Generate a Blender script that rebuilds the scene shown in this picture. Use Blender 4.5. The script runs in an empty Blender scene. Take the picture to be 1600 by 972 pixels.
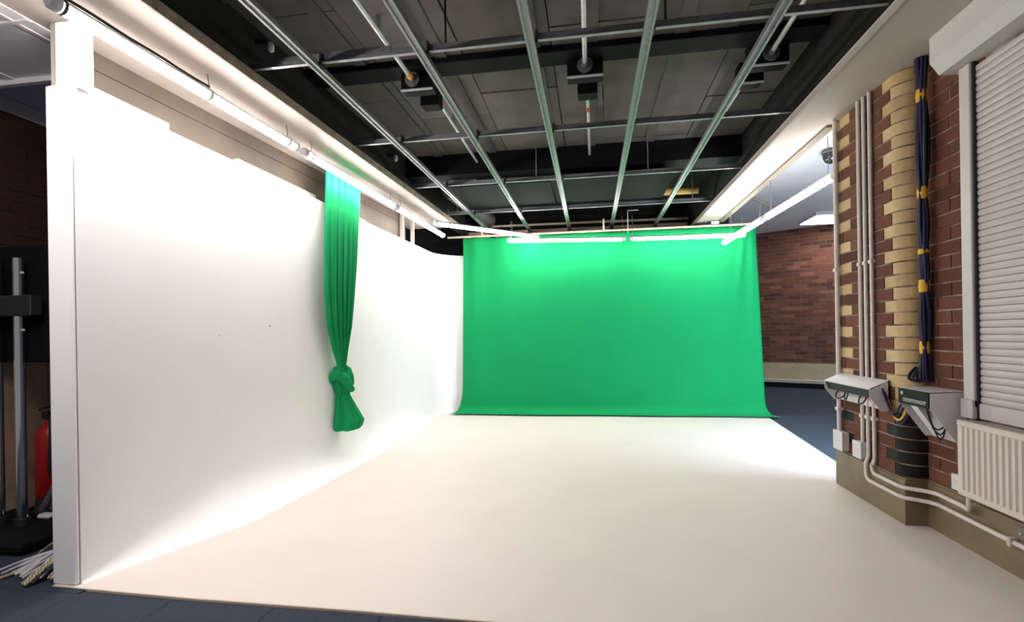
import bpy, bmesh, math, random
from mathutils import Vector, Matrix
random.seed(7)
PI = math.pi
scene = bpy.context.scene
C = scene.collection

# ------------------------------------------------------------------ camera
PSI, RHO, CAM_H = math.atan(124 / 800), .016, 1.17
cam_data = bpy.data.cameras.new('camera')
cam_data.sensor_width = 36
cam_data.lens = 18
cam_data.shift_y = 38 / 1600
cam_data.clip_start = .05
cam = bpy.data.objects.new('camera', cam_data)
C.objects.link(cam)
cam.matrix_world = (Matrix.Translation((0, 0, CAM_H)) @ Matrix.Rotation(PSI, 4, 'Z')
                    @ Matrix.Rotation(PI / 2, 4, 'X') @ Matrix.Rotation(-RHO, 4, 'Z'))
scene.camera = cam

# ------------------------------------------------------------------ world and exposure
world = bpy.data.worlds.new('world')
scene.world = world
world.use_nodes = True
bg = world.node_tree.nodes['Background']
bg.inputs[0].default_value = (.92, .95, 1.0, 1)
bg.inputs[1].default_value = .075
scene.view_settings.view_transform = 'Standard'
scene.view_settings.look = 'None'
scene.view_settings.gamma = 1
scene.view_settings.use_curve_mapping = False
scene.view_settings.exposure = 1.65
TUBE_POWER = 20.0

# ------------------------------------------------------------------ materials
MATS = {}


def mat(name, col, rough=.6, metal=0, var=.0, scale=8, bump=0, bscale=60, rnd=None, emit=0, coat=0, col2=None, detail=4, spec=.5):
    """procedural material: base colour with noise wear, optional per-object random ramp, optional fine bump"""
    if name in MATS:
        return MATS[name]
    m = bpy.data.materials.new(name)
    m.use_nodes = True
    nt = m.node_tree
    b = nt.nodes['Principled BSDF']
    b.inputs['Roughness'].default_value = rough
    b.inputs['Metallic'].default_value = metal
    b.inputs['Specular IOR Level'].default_value = spec
    b.inputs['Base Color'].default_value = (*col, 1)
    if coat:
        b.inputs['Coat Weight'].default_value = coat
    src = None
    tc = nt.nodes.new('ShaderNodeTexCoord')
    if rnd:
        oi = nt.nodes.new('ShaderNodeObjectInfo')
        rp = nt.nodes.new('ShaderNodeValToRGB')
        rp.color_ramp.elements[0].color = (*rnd[0], 1)
        rp.color_ramp.elements[1].color = (*rnd[-1], 1)
        for i, c in enumerate(rnd[1:-1]):
            e = rp.color_ramp.elements.new((i + 1) / (len(rnd) - 1))
            e.color = (*c, 1)
        nt.links.new(oi.outputs['Random'], rp.inputs[0])
        src = rp.outputs[0]
    if var or col2:
        n = nt.nodes.new('ShaderNodeTexNoise')
        n.inputs['Scale'].default_value = scale
        n.inputs['Detail'].default_value = detail
        nt.links.new(tc.outputs['Object'], n.inputs['Vector'])
        if col2:
            r2 = nt.nodes.new('ShaderNodeValToRGB')
            r2.color_ramp.elements[0].position = .38
            r2.color_ramp.elements[1].position = .62
            r2.color_ramp.elements[0].color = (*col, 1)
            r2.color_ramp.elements[1].color = (*col2, 1)
            nt.links.new(n.outputs['Fac'], r2.inputs[0])
            src = r2.outputs[0]
        if var:
            mr = nt.nodes.new('ShaderNodeMapRange')
            mr.inputs[1].default_value = .25
            mr.inputs[2].default_value = .75
            mr.inputs[3].default_value = 1 - var
            mr.inputs[4].default_value = 1 + var
            nt.links.new(n.outputs['Fac'], mr.inputs[0])
            mx = nt.nodes.new('ShaderNodeMix')
            mx.data_type = 'RGBA'
            mx.blend_type = 'MULTIPLY'
            mx.inputs[0].default_value = 1
            mx.inputs[6].default_value = (*col, 1)
            if src:
                nt.links.new(src, mx.inputs[6])
            nt.links.new(mr.outputs[0], mx.inputs[7])
            src = mx.outputs[2]
    if src:
        nt.links.new(src, b.inputs['Base Color'])
    if bump:
        n2 = nt.nodes.new('ShaderNodeTexNoise')
        n2.inputs['Scale'].default_value = bscale
        n2.inputs['Detail'].default_value = 5
        nt.links.new(tc.outputs['Object'], n2.inputs['Vector'])
        bp = nt.nodes.new('ShaderNodeBump')
        bp.inputs['Strength'].default_value = bump
        bp.inputs['Distance'].default_value = .01
        nt.links.new(n2.outputs['Fac'], bp.inputs['Height'])
        nt.links.new(bp.outputs['Normal'], b.inputs['Normal'])
    if emit:
        b.inputs['Emission Color'].default_value = (*col, 1)
        b.inputs['Emission Strength'].default_value = emit
    MATS[name] = m
    return m


RED_BRICK = [(.080, .026, .016), (.140, .045, .025), (.185, .068, .038), (.115, .036, .021), (.165, .056, .030)]
M_WHITE = mat('white_studio_paint', (.72, .655, .615), .55, var=.03, scale=2.2)
M_WALLW = mat('white_cyclorama_paint', (.93, .92, .92), .6, var=.015, scale=3)
M_CARPET = mat('carpet_tile_blue', (.026, .038, .060), .95, var=.35, scale=140, bump=.6, bscale=300, detail=8)
M_CARPETB = mat('floor_screed', (.03, .035, .05), .95)
M_GREEN = mat('green_chroma_cloth', (.006, .275, .085), .85, var=.05, scale=1.5, bump=.05, bscale=500)
M_GREEN.node_tree.nodes['Principled BSDF'].inputs['Specular IOR Level'].default_value = .15
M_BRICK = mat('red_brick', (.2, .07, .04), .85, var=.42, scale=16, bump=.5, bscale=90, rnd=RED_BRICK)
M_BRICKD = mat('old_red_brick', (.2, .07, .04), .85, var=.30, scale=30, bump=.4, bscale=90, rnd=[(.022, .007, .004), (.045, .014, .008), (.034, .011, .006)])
M_MORTARK = mat('dark_mortar', (.06, .035, .025), .95, var=.3, scale=30)  # alcove mortar, a much darker tone than the other mortars
M_YBRICK = mat('cream_glazed_brick', (.5, .36, .17), .6, var=.12, scale=25, bump=.2, bscale=80,
               rnd=[(.50, .34, .15), (.58, .43, .22), (.46, .32, .15)])
M_KBRICK = mat('black_engineering_brick', (.012, .010, .010), .5, var=.35, scale=25, bump=.2, bscale=60, spec=.2)
M_MORTAR = mat('brick_mortar', (.12, .075, .055), .95, scale=9, bump=.4, bscale=150, col2=(.40, .31, .26))
M_MORTARD = mat('grey_mortar', (.20, .13, .095), .95, var=.3, scale=40)
M_OLIVE = mat('olive_beige_paint', (.19, .142, .078), .5, var=.18, scale=5, bump=.08, bscale=20)
M_OLIVEB = mat('cream_beige_paint', (.42, .33, .19), .5, var=.12, scale=5)
M_CEILR = mat('beige_soffit_paint', (.50, .445, .40), .7, var=.03, scale=3)
M_CEILW = mat('white_ceiling_paint', (.70, .67, .65), .7, var=.04, scale=3)
M_CEILG = mat('grey_ceiling_tile', (.74, .72, .73), .8, var=.06, scale=12)
M_SOFFIT = mat('cream_soffit_paint', (.34, .30, .26), .6, var=.08, scale=6)
M_BROWNB = mat('brown_bulkhead_board', (.055, .041, .026), .7, var=.2, scale=7)
M_VOID = mat('dark_void_paint', (.024, .023, .021), .8, var=.3, scale=4, spec=.15)
M_SLAB = mat('ceiling_void_board', (.16, .145, .125), .75, var=.25, scale=3.5, spec=.2, rnd=[(.085, .074, .060), (.125, .112, .098), (.095, .086, .072), (.110, .098, .090)])
M_BLACK = mat('black_paint', (.005, .005, .006), .7, var=.2, scale=10, spec=.12)
M_GALV = mat('galvanised_steel', (.25, .26, .26), .42, metal=.75, var=.18, scale=30)
M_GALVD = mat('galvanised_channel', (.30, .30, .32), .45, metal=.8, var=.2, scale=25)
M_COND = mat('pale_steel_conduit', (.55, .56, .54), .4, metal=.5, var=.15, scale=20)
M_PVC = mat('white_plastic_conduit', (.66, .60, .56), .45, var=.06, scale=15)
M_PIPE = mat('cream_painted_pipe', (.58, .50, .39), .45, var=.12, scale=20)
M_METALW = mat('white_powder_coat', (.66, .64, .66), .45, var=.03, scale=10)
M_RAD = mat('radiator_enamel', (.64, .575, .525), .4, var=.02, scale=8)
M_SHUT = mat('shutter_aluminium_white', (.52, .48, .47), .45, var=.03, scale=8)
M_FRAME = mat('shutter_frame_white', (.57, .55, .54), .45, var=.03, scale=8)
M_HOUS = mat('lamp_housing_grey', (.55, .55, .58), .5)
M_CAP = mat('lamp_end_cap', (.62, .62, .66), .4)
M_RUB = mat('black_rubber', (.012, .012, .014), .6)
M_WIRE = mat('steel_wire', (.25, .24, .22), .5, metal=.6)
M_YEL = mat('yellow_tape', (.75, .42, .02), .5)
M_NAVY = mat('navy_cable', (.006, .010, .028), .5, spec=.3)
M_PURP = mat('purple_cable', (.026, .016, .075), .5, spec=.3)
M_TEAL = mat('dark_teal_cable', (.010, .030, .042), .5)
M_PANELK = mat('connector_panel_dark', (.005, .010, .007), .5, spec=.2)
M_CONN = mat('connector_steel', (.62, .64, .62), .4, metal=.3)
M_CHROME = mat('chrome', (.72, .72, .74), .12, metal=1)
M_REDP = mat('red_enamel', (.42, .012, .010), .35)
M_DOME = mat('smoked_dome', (.03, .028, .026), .15)
M_BOARDG = mat('dark_green_grey_board', (.006, .010, .008), .85, var=.15, scale=4, spec=.12)
M_PINK = mat('pinkish_timber', (.50, .36, .27), .7, var=.15, scale=9)
M_YPIPE = mat('ochre_pipe', (.55, .36, .09), .5)
M_CREAMP = mat('cream_pole', (.62, .54, .40), .5, var=.1, scale=12)
M_DADO = mat('alcove_dado_boards', (.46, .33, .24), .6, var=.25, scale=4)
M_STRIP = mat('white_paper_strip', (.62, .58, .62), .7, var=.1, scale=20)
M_LEG = mat('blue_grey_metal', (.13, .15, .19), .4, metal=.6)
M_REDM = mat('red_plastic', (.5, .02, .02), .5)


def tube_mat(k=1.0):
    m = bpy.data.materials.new('lit_tube_diffuser')
    m.use_nodes = True
    nt = m.node_tree
    nt.nodes.remove(nt.nodes['Principled BSDF'])
    e = nt.nodes.new('ShaderNodeEmission')
    e.inputs[0].default_value = (1.0, .915, .895, 1)
    e.inputs[1].default_value = TUBE_POWER * k
    nt.links.new(e.outputs[0], nt.nodes['Material Output'].inputs[0])
    return m


M_TUBE = tube_mat()
M_TUBEL = tube_mat(1.4)
M_TUBER = tube_mat(.6)
M_TUBEF = tube_mat(2.1)
M_LED = mat('led_panel_diffuser', (1, .96, .9), .5, emit=8)


def checker_mat():
    m = bpy.data.materials.new('olive_checked_webbing')
    m.use_nodes = True
    nt = m.node_tree
    b = nt.nodes['Principled BSDF']
    b.inputs['Roughness'].default_value = .8
    tc = nt.nodes.new('ShaderNodeTexCoord')
    ch = nt.nodes.new('ShaderNodeTexChecker')
    ch.inputs['Scale'].default_value = 90
    ch.inputs['Color1'].default_value = (.14, .13, .035, 1)
    ch.inputs['Color2'].default_value = (.55, .53, .40, 1)
    nt.links.new(tc.outputs['Object'], ch.inputs['Vector'])
    nt.links.new(ch.outputs['Color'], b.inputs['Base Color'])
    return m


M_CHECK = checker_mat()

# ------------------------------------------------------------------ builders


def thing(name, label, cat, loc=(0, 0, 0), group=None):
    o = bpy.data.objects.new(name, None)
    o.empty_display_size = .1
    C.objects.link(o)
    o.location = loc
    o['label'] = label
    o['category'] = cat
    if group:
        o['group'] = group
    return o


def wloc(o):
    v = Vector((0, 0, 0))
    while o:
        v += o.location
        o = o.parent
    return v


class MB:
    """collects shapes in world coordinates; build() links them as ONE mesh object"""

    def __init__(s):
        s.v, s.f, s.sm = [], [], []

    def add(s, vs, fs, smooth=False):
        n = len(s.v)
        s.v += [tuple(v) for v in vs]
        s.f += [tuple(i + n for i in f) for f in fs]
        s.sm += [smooth] * len(fs)
        return s

    def box(s, x0, x1, y0, y1, z0, z1):
        vs = [(x, y, z) for z in (z0, z1) for y in (y0, y1) for x in (x0, x1)]
        return s.add(vs, [(0, 2, 3, 1), (4, 5, 7, 6), (0, 1, 5, 4), (2, 6, 7, 3), (0, 4, 6, 2), (1, 3, 7, 5)])

    def bbox(s, x0, x1, y0, y1, z0, z1, b=.004):
        """box with chamfered edges"""
        bm = bmesh.new()
        bmesh.ops.create_cube(bm, size=1)
        for v in bm.verts:
            v.co = Vector(((x0 + x1) / 2 + v.co.x * (x1 - x0), (y0 + y1) / 2 + v.co.y * (y1 - y0), (z0 + z1) / 2 + v.co.z * (z1 - z0)))
        bmesh.ops.bevel(bm, geom=list(bm.edges), offset=b, segments=1, affect='EDGES')
        bm.verts.index_update()
        s.add([v.co[:] for v in bm.verts], [tuple(v.index for v in f.verts) for f in bm.faces])
        bm.free()
        return s

    def prism(s, poly, axis, a, b):
        """poly: 2-D points; axis the extrude axis index; remaining axes keep xyz order"""
        def p(q, t):
            o = [q[0], q[1]]
            o.insert(axis, t)
            return tuple(o)
        n = len(poly)
        vs = [p(q, a) for q in poly] + [p(q, b) for q in poly]
        fs = [tuple(range(n)), tuple(range(2 * n - 1, n - 1, -1))]
        for i in range(n):
            j = (i + 1) % n
            fs.append((i, i + n, j + n, j))
        return s.add(vs, fs)

    def tube(s, pts, r, n=10, caps=True, a0=0, a1=2 * PI, rs=None):
        pts = [Vector(p) for p in pts]
        rings = []
        up = None
        for i, p in enumerate(pts):
            t = (pts[min(i + 1, len(pts) - 1)] - pts[max(i - 1, 0)]).normalized()
            if up is None:
                up = Vector((0, 0, 1)) if abs(t.z) < .9 else Vector((0, 1, 0))
            sd = t.cross(up)
            if sd.length < 1e-4:
                sd = t.cross(Vector((1, 0, 0)))
            sd.normalize()
            u2 = sd.cross(t).normalized()
            up = u2
            rr = rs[i] if rs else r
            rings.append([p + rr * (math.cos(a0 + (a1 - a0) * k / n) * sd + math.sin(a0 + (a1 - a0) * k / n) * u2) for k in range(n + (0 if abs(a1 - a0 - 2 * PI) < 1e-6 else 1))])
        m = len(rings[0])
        full = m == n
        vs = [q for rg in rings for q in rg]
        fs = []
        for i in range(len(rings) - 1):
            for k in range(m if full else m - 1):
                k2 = (k + 1) % m
                fs.append((i * m + k, i * m + k2, (i + 1) * m + k2, (i + 1) * m + k))
        s.add(vs, fs, True)
        if caps:
            o = (len(rings) - 1) * m
            s.add(rings[0] + rings[-1], [tuple(range(m)), tuple(range(2 * m - 1, m - 1, -1))])
        return s

    def lathe(s, prof, c, n=20, axis='z'):
        """prof: (radius, height) list around a vertical axis through c"""
        vs, fs = [], []
        for r, h in prof:
            for k in range(n):
                a = 2 * PI * k / n
                vs.append((c[0] + r * math.cos(a), c[1] + r * math.sin(a), c[2] + h))
        for i in range(len(prof) - 1):
            for k in range(n):
                k2 = (k + 1) % n
                fs.append((i * n + k, i * n + k2, (i + 1) * n + k2, (i + 1) * n + k))
        fs.append(tuple(range(n - 1, -1, -1)))
        o = (len(prof) - 1) * n
        fs.append(tuple(range(o, o + n)))
        return s.add(vs, fs, True)

    def grid(s, rows, smooth=True, close=False):
        m = len(rows[0])
        fs = []
        for i in range(len(rows) - 1):
            for k in range(m if close else m - 1):
                k2 = (k + 1) % m
                fs.append((i * m + k, i * m + k2, (i + 1) * m + k2, (i + 1) * m + k))
        return s.add([q for r in rows for q in r], fs, smooth)

    def build(s, name, m, parent=None, fix=True, recentre=True):
        me = bpy.data.meshes.new(name)
        if parent is not None:
            off = wloc(parent)
        elif recentre:
            xs, ys, zs = zip(*s.v)
            off = Vector(((min(xs) + max(xs)) / 2, (min(ys) + max(ys)) / 2, min(zs)))
        else:
            off = Vector((0, 0, 0))
        me.from_pydata([(x - off.x, y - off.y, z - off.z) for x, y, z in s.v], [], s.f)
        me.polygons.foreach_set('use_smooth', s.sm)
        if fix:
            bm = bmesh.new()
            bm.from_mesh(me)
            bmesh.ops.recalc_face_normals(bm, faces=bm.faces)
            bm.to_mesh(bm and me)
            bm.free()
        me.materials.append(m)
        me.update()
        o = bpy.data.objects.new(name, me)
        C.objects.link(o)
        if parent is not None:
            o.parent = parent
        else:
            o.location = off
        return o


def tag(o, label, cat, group=None):
    o['label'] = label
    o['category'] = cat
    if group:
        o['group'] = group
    return o


def struct(o, label, cat):
    o['kind'] = 'structure'
    return tag(o, label, cat)


def inst(src, name, loc, parent, scale=None, rz=0, m=None):
    """another object sharing a mesh; loc in world coordinates"""
    o = bpy.data.objects.new(name, src)
    C.objects.link(o)
    o.parent = parent
    o.location = Vector(loc) - wloc(parent)
    if scale:
        o.scale = scale
    o.rotation_euler.z = rz
    if m:
        o.material_slots[0].link = 'OBJECT'
        o.material_slots[0].material = m
    return o


def rot_pts(mb, rz, c):
    """turn the collected shape about a vertical axis"""
    cs, sn = math.cos(rz), math.sin(rz)
    mb.v = [(c[0] + (x - c[0]) * cs - (y - c[1]) * sn, c[1] + (x - c[0]) * sn + (y - c[1]) * cs, z) for x, y, z in mb.v]
    return mb


SOF = 2.737       # underside of the soffits
VOID = 3.15       # underside of the slab in the open ceiling
DR = .03          # the left side is not quite parallel to the right one


def xl(x, y):
    return x + DR * (y - 2.13)


# ------------------------------------------------------------------ floor
fl = struct(MB().box(-4.6, 7.2, -1.2, 13.0, -.06, -.012).build('floor', M_CARPETB, recentre=False), 'dark blue carpet tile floor round the white studio floor', 'floor')
tile_me = MB().bbox(-.249, .249, -.249, .249, -.012, -.004, .002).build('carpet_tile', M_CARPET, fl)
tile_me.location = (-3.39 - .75, 1.8, 0)
tmesh = tile_me.data
for iy in range(-2, 6):
    for ix in range(-1, 13):
        x, y = -3.64 + ix * .5, 1.80 + iy * .5
        if (ix, iy) == (-1, 0):
            continue
        if iy > 0 and x > -2.3:
            continue
        inst(tmesh, 'carpet_tile', (x, y, 0), fl, rz=(PI / 2) * ((ix + iy) % 2))
for iy in range(0, 16):
    for ix in range(0, 8):
        x, y = 2.15 + ix * .5, 4.5 + iy * .5
        inst(tmesh, 'carpet_tile', (x, y, 0), fl, rz=(PI / 2) * ((ix + iy) % 2))

pf = MB()
poly = [(-2.585, 2.10), (-1.82, 2.075), (-1.02, 2.07), (-.60, 2.06), (2.05, 2.03), (2.05, 4.25), (2.10, 4.6), (2.345, 7.25), (2.40, 7.9), (-2.45, 7.9)]
pf.prism(poly, 2, -.012, 0)
pfo = struct(pf.build('floor_studio', M_WHITE, recentre=False), 'white painted studio floor in front of the green backdrop', 'floor')
eg = MB()
for a, b in zip(poly[:4], poly[1:5]):
    d = Vector((b[0] - a[0], b[1] - a[1])).normalized()
    nx, ny = d.y, -d.x
    eg.prism([a, b, (b[0] + nx * .006, b[1] + ny * .006), (a[0] + nx * .006, a[1] + ny * .006)], 2, -.0119, -.001)
eg.build('edge_tape', mat('cream_edge_tape', (.62, .50, .40), .6, var=.15, scale=15), pfo)

# ------------------------------------------------------------------ cyclorama wall
WT = 2.41
path = []
y_end, rc = 7.74, .55
for i in range(41):
    y = 2.13 + (y_end - rc - 2.13) * i / 40
    path.append((xl(-2.46, y), y, Vector((1, -DR)).normalized()))
cx = xl(-2.46, y_end - rc) + rc
cy = y_end - rc
for i in range(1, 13):
    a = PI - (PI / 2) * i / 12
    path.append((cx + rc * math.cos(a), cy + rc * math.sin(a), Vector((-math.cos(a), -math.sin(a)))))
for i in range(1, 9):
    path.append((cx + (2.2 - cx) * i / 8, y_end, Vector((0, -1))))
r = .28
sec = [(-.11, -.01), (-.11, WT), (0, WT), (0, 1.8), (0, 1.2), (0, .8)]
for i in range(0, 11):
    a = (PI / 2) * i / 10
    sec.append((r * (1 - math.cos(a)), r * (1 - math.sin(a)) + .001))


def cove(y, d, z):
    k = min(1, .04 + (y - 2.13) / .9) if y < 6.2 else max(.10, 1 - (y - 6.2) / 1.0)      # the cove dies out at both ends
    return (d * k, z if z >= .5 else z * k) if d > 0 else (d, z if z > .4 else z * k)


rows = [[(x + n.x * cove(y, d, z)[0], y + n.y * cove(y, d, z)[0], cove(y, d, z)[1]) for d, z in sec] for x, y, n in path]
wl = MB()
wl.grid(rows, True)
wl.add(rows[0], [tuple(range(len(rows[0])))])
wl.add(rows[-1], [tuple(range(len(rows[0])))])
wlo = wl.build('wall_left', M_WALLW, recentre=False)
struct(wlo, 'white cyclorama wall curving round to the green backdrop', 'wall')
# keep the crisp top edge
mod = wlo.modifiers.new('edge', 'EDGE_SPLIT')
mod.split_angle = math.radians(40)
MB().bbox(-2.597, -2.461, 2.105, 2.128, 0.0, 2.415, .008).build('end_board', M_WALLW, wlo)
po = MB().bbox(-2.57, -2.432, 2.135, 2.21, 2.41, SOF, .004).build('post', M_WALLW, wlo)
MB().box(-2.60, -2.572, 2.14, 2.17, 2.42, SOF).build('batten', M_SOFFIT, wlo)

# ------------------------------------------------------------------ right brick wall
CO, Z0, NC = .077, .272, 32
ZT = Z0 + CO * NC
XA, XB, YC, YE, RB = 1.85, 1.97, 3.39, 4.22, .10
wr = MB()
core = [(XA + .005, YE - .004), (XA + .005, YC + RB)]
for i in range(0, 15):
    a = (PI / 2) * i / 14
    core.append((XA + RB - (RB - .005) * math.cos(a), YC + RB - (RB - .005) * math.sin(a)))
core += [(XB + .005, YC + .005), (XB + .005, -1.0), (2.3, -1.0), (2.3, YE - .004)]
wr.prism(core, 2, 0, SOF + .3)
wro = struct(wr.build('wall_right', M_MORTAR, recentre=False), 'red brick wall with cream quoined pier beside the shutter', 'wall')
unit_a = MB().bbox(0, .06, 0, 1, 0, 1, .0)  # plain unit brick: x depth, y length, z height
ub = bpy.data.meshes.new('brick')
ub.from_pydata([(x, y, z) for z in (0, 1) for y in (0, 1) for x in (0, .06)], [], [(0, 2, 3, 1), (4, 5, 7, 6), (0, 1, 5, 4), (2, 6, 7, 3), (0, 4, 6, 2), (1, 3, 7, 5)])
ub.materials.append(M_BRICK)
J = .009


def brick(x, y0, y1, z, m=None):
    inst(ub, 'brick', (x + random.uniform(-.0025, .0025), y0 + J / 2, z + J / 2), wro, (1, y1 - y0 - J, CO - J), 0, m)


corner_me = {}


def corner(ys, z, m):
    key = round(ys, 3)
    if key not in corner_me:
        outer = [(XA, ys - J / 2), (XA, YC + RB)]
        inner = [(XA + .05, ys - J / 2), (XA + .05, YC + RB)]
        for i in range(1, 15):
            a = (PI / 2) * i / 14
            outer.append((XA + RB - RB * math.cos(a), YC + RB - RB * math.sin(a)))
            inner.append((XA + RB - .05 * math.cos(a), YC + RB - .05 * math.sin(a)))
        outer.append((XB + .008, YC))
        inner.append((XB + .008, YC + .05))
        o = MB().prism(outer + inner[::-1], 2, J / 2, CO - J / 2).build('brick', m, wro)
        corner_me[key] = o.data
        o.location.z = z
        o.material_slots[0].link = 'OBJECT'
        o.material_slots[0].material = m
        return
    inst(corner_me[key], 'brick', (0, 0, z), wro, None, 0, m)


for i in range(NC):
    z = Z0 + i * CO
    q = M_KBRICK if z < .64 else M_YBRICK
    if i % 2:
        ys = [4.22, 4.0, 3.79, 3.585]
        for k in range(3):
            brick(XA, ys[k + 1], ys[k], z, q if k == 0 else None)
        corner(3.585, z, q)
    else:
        ys = [4.22, 4.11, 3.90, 3.69, 3.495]
        for k in range(4):
            brick(XA, ys[k + 1], ys[k], z)
        corner(3.495, z, q)
    yb = [3.39, 3.28, 3.055, 2.9] if i % 2 else [3.39, 3.165, 3.06, 2.9]
    for k in range(3):
        brick(XB, yb[k + 1], yb[k], z)
# end of the pier and the wall of the side bay beyond it
wrr = struct(MB().box(2.3, 6.6, YE - .2, YE, 0, 3.4).build('wall_bay_front', M_MORTARD, recentre=False), 'brick return wall of the side bay behind the pier', 'wall')
struct(MB().box(6.6, 6.75, YE, 12.5, 0, 3.4).build('wall_bay_right', M_MORTARD, recentre=False), 'far side wall of the side bay', 'wall')

# assumed unseen daylight window in the bay front wall, added to light the carpet
w1 = MB()
for (x0, x1, z0, z1) in ((2.42, 2.48, .15, 1.6), (3.38, 3.44, .15, 1.6), (2.48, 3.38, .15, .21), (2.48, 3.38, 1.54, 1.6), (2.91, 2.95, .21, 1.54)):
    w1.box(x0, x1, YE, YE + .04, z0, z1)
w1o = struct(w1.build('assumed_window_1', M_METALW, recentre=False), 'assumed white framed window added to the side bay behind the pier', 'window')
for x0, x1 in ((2.48, 2.91), (2.95, 3.38)):
    MB().box(x0, x1, YE + .012, YE + .018, .21, 1.54).build('pane', mat('assumed_daylight_pane', (.62, .78, 1.0), .2, emit=15.0), w1o)

# baseboard along the right wall
bp = [(1.832, 4.245), (1.832, 3.372), (1.955, 3.372), (1.955, -1.0), (2.0, -1.0), (2.0, 4.245)]
bbo = struct(MB().prism(bp, 2, 0, .262).build('baseboard_right', M_OLIVE, recentre=False), 'olive painted skirting along the right brick wall', 'baseboard')
bp2 = [(1.842, 4.235), (1.842, 3.38), (1.965, 3.38), (1.965, -1.0), (2.0, -1.0), (2.0, 4.235)]
MB().prism(bp2, 2, .262, .274).build('top_edge', M_OLIVE, bbo)

# ------------------------------------------------------------------ back brick wall of the side bay
A, B = Vector((3.55, 11.7)), Vector((4.95, 10.85))
dv = (B - A).normalized()
nv = Vector((-dv.y, dv.x))
if nv.y > 0:
    nv = -nv
S0, S1 = -1.6, 3.0


def bw(s, d, z):
    p = A + dv * s + nv * d
    return (p.x, p.y, z)


def bwbox(mb, s0, s1, d0, d1, z0, z1):
    vs = [bw(s, d, z) for z in (z0, z1) for d in (d0, d1) for s in (s0, s1)]
    return mb.add(vs, [(0, 2, 3, 1), (4, 5, 7, 6), (0, 1, 5, 4), (2, 6, 7, 3), (0, 4, 6, 2), (1, 3, 7, 5)])


wbo = struct(bwbox(MB(), S0, S1, -.15, -.006, 0, 3.5).build('wall_back', M_MORTARD, recentre=False), 'red brick wall at the back right beyond the green backdrop', 'wall')
bk = MB()
cols = []
for i in range(36):
    s = S0 + (.115 if i % 2 else 0)
    z = .52 + i * .0765
    while s < S1 - .05:
        L = .23
        bwbox(bk, s + .005, s + L - .005, -.02, random.uniform(-.002, .003), z + .005, z + .0715)
        c = random.choice(RED_BRICK)
        k = random.uniform(.6, 1.1)
        cols += [(c[0] * k, c[1] * k, c[2] * k)] * 6
        s += L
bko = bk.build('brick_courses', mat('back_brick', (.2, .07, .04), .85, bump=.3, bscale=60), wbo, fix=True)
bko['kind'] = 'stuff'
ca = bko.data.color_attributes.new('brick_colour', 'FLOAT_COLOR', 'CORNER')
for p in bko.data.polygons:
    for li in p.loop_indices:
        ca.data[li].color = (*cols[p.index], 1)
nt = MATS['back_brick'].node_tree
at = nt.nodes.new('ShaderNodeAttribute')
at.attribute_name = 'brick_colour'
nt.links.new(at.outputs['Color'], nt.nodes['Principled BSDF'].inputs['Base Color'])
bb2 = struct(bwbox(MB(), S0, S1, 0, .03, .0, .50).build('baseboard_back', M_OLIVEB, recentre=False), 'tall beige skirting under the back brick wall', 'baseboard')
bwbox(MB(), S0, S1, .03, .06, .10, .14).build('ledge', M_PIPE, bb2)
bwbox(MB(), S0, S1, .03, .05, .0, .095).build('dark_plinth', M_BLACK, bb2)
hp = MB().tube([bw(S0, .085, .155), bw(S1, .085, .155)], .018, 8)
tag(hp.build('heating_pipe', M_PIPE), 'cream heating pipe running along the back wall skirting', 'pipe')

# ------------------------------------------------------------------ ceilings, soffits and the open void
struct(MB().box(1.50, 1.84, -1.2, 8.6, SOF, SOF + .05).build('ceiling_right', M_CEILR, recentre=False), 'pale soffit along the right side of the open ceiling', 'ceiling')
struct(MB().box(1.84, 2.30, -1.2, YE - .01, SOF, SOF + .05).build('ceiling_right_edge', M_CEILR, recentre=False), 'pale soffit strip above the brick pier and shutter', 'ceiling')
t1 = MB().box(1.80, 1.865, YE + .02, 8.6, SOF - .018, SOF + .001)
struct(t1.build('trim_1', mat('dull_beige_strip', (.20, .175, .13), .7), recentre=False), 'beige strip along the soffit of the side bay', 'trim')
struct(MB().box(1.492, 1.515, -1.2, 8.6, SOF - .012, SOF + .03).build('trim_2', M_SOFFIT, recentre=False), 'thin pale edge bead of the right soffit', 'trim')
struct(MB().box(1.84, 6.7, YE - .05, 13.0, 3.27, 3.32).build('ceiling_bay', mat('bright_white_ceiling', (.84, .82, .80), .7, var=.03, scale=3), recentre=False), 'white ceiling of the side bay', 'ceiling')
struct(MB().box(1.84, 1.87, YE, 8.6, SOF + .05, 3.27).build('wall_bay_left', M_CEILW, recentre=False), 'white upstand between side bay and soffit', 'wall')

cl = MB()
yy0, yy1 = -1.2, 7.15
cl.add([(-4.6, -1.2, SOF), (xl(-2.02, -1.2), -1.2, SOF), (xl(-2.02, yy1), yy1, SOF), (xl(-2.75, yy1), yy1, SOF), (-2.72, 2.56, SOF), (-4.6, 2.56, SOF)], [(0, 1, 2, 3, 4, 5)])
cl.add([(-4.6, -1.2, SOF + .025), (xl(-2.02, -1.2), -1.2, SOF + .025), (xl(-2.02, yy1), yy1, SOF + .025), (xl(-2.75, yy1), yy1, SOF + .025), (-2.72, 2.56, SOF + .025), (-4.6, 2.56, SOF + .025)], [(5, 4, 3, 2, 1, 0)])
cl.add([(xl(-2.02, -1.2), -1.2, SOF), (xl(-2.02, yy1), yy1, SOF), (xl(-2.02, yy1), yy1, SOF + .025), (xl(-2.02, -1.2), -1.2, SOF + .025)], [(0, 1, 2, 3)])
clo = struct(cl.build('ceiling_left', M_SOFFIT, recentre=False, fix=False), 'cream soffit above the cyclorama wall and grey tiles beside it', 'ceiling')
ct = MB().box(-4.6, -2.66, -1.2, 2.56, SOF - .006, SOF - .001).build('tile_field', M_CEILG, clo)
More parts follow.
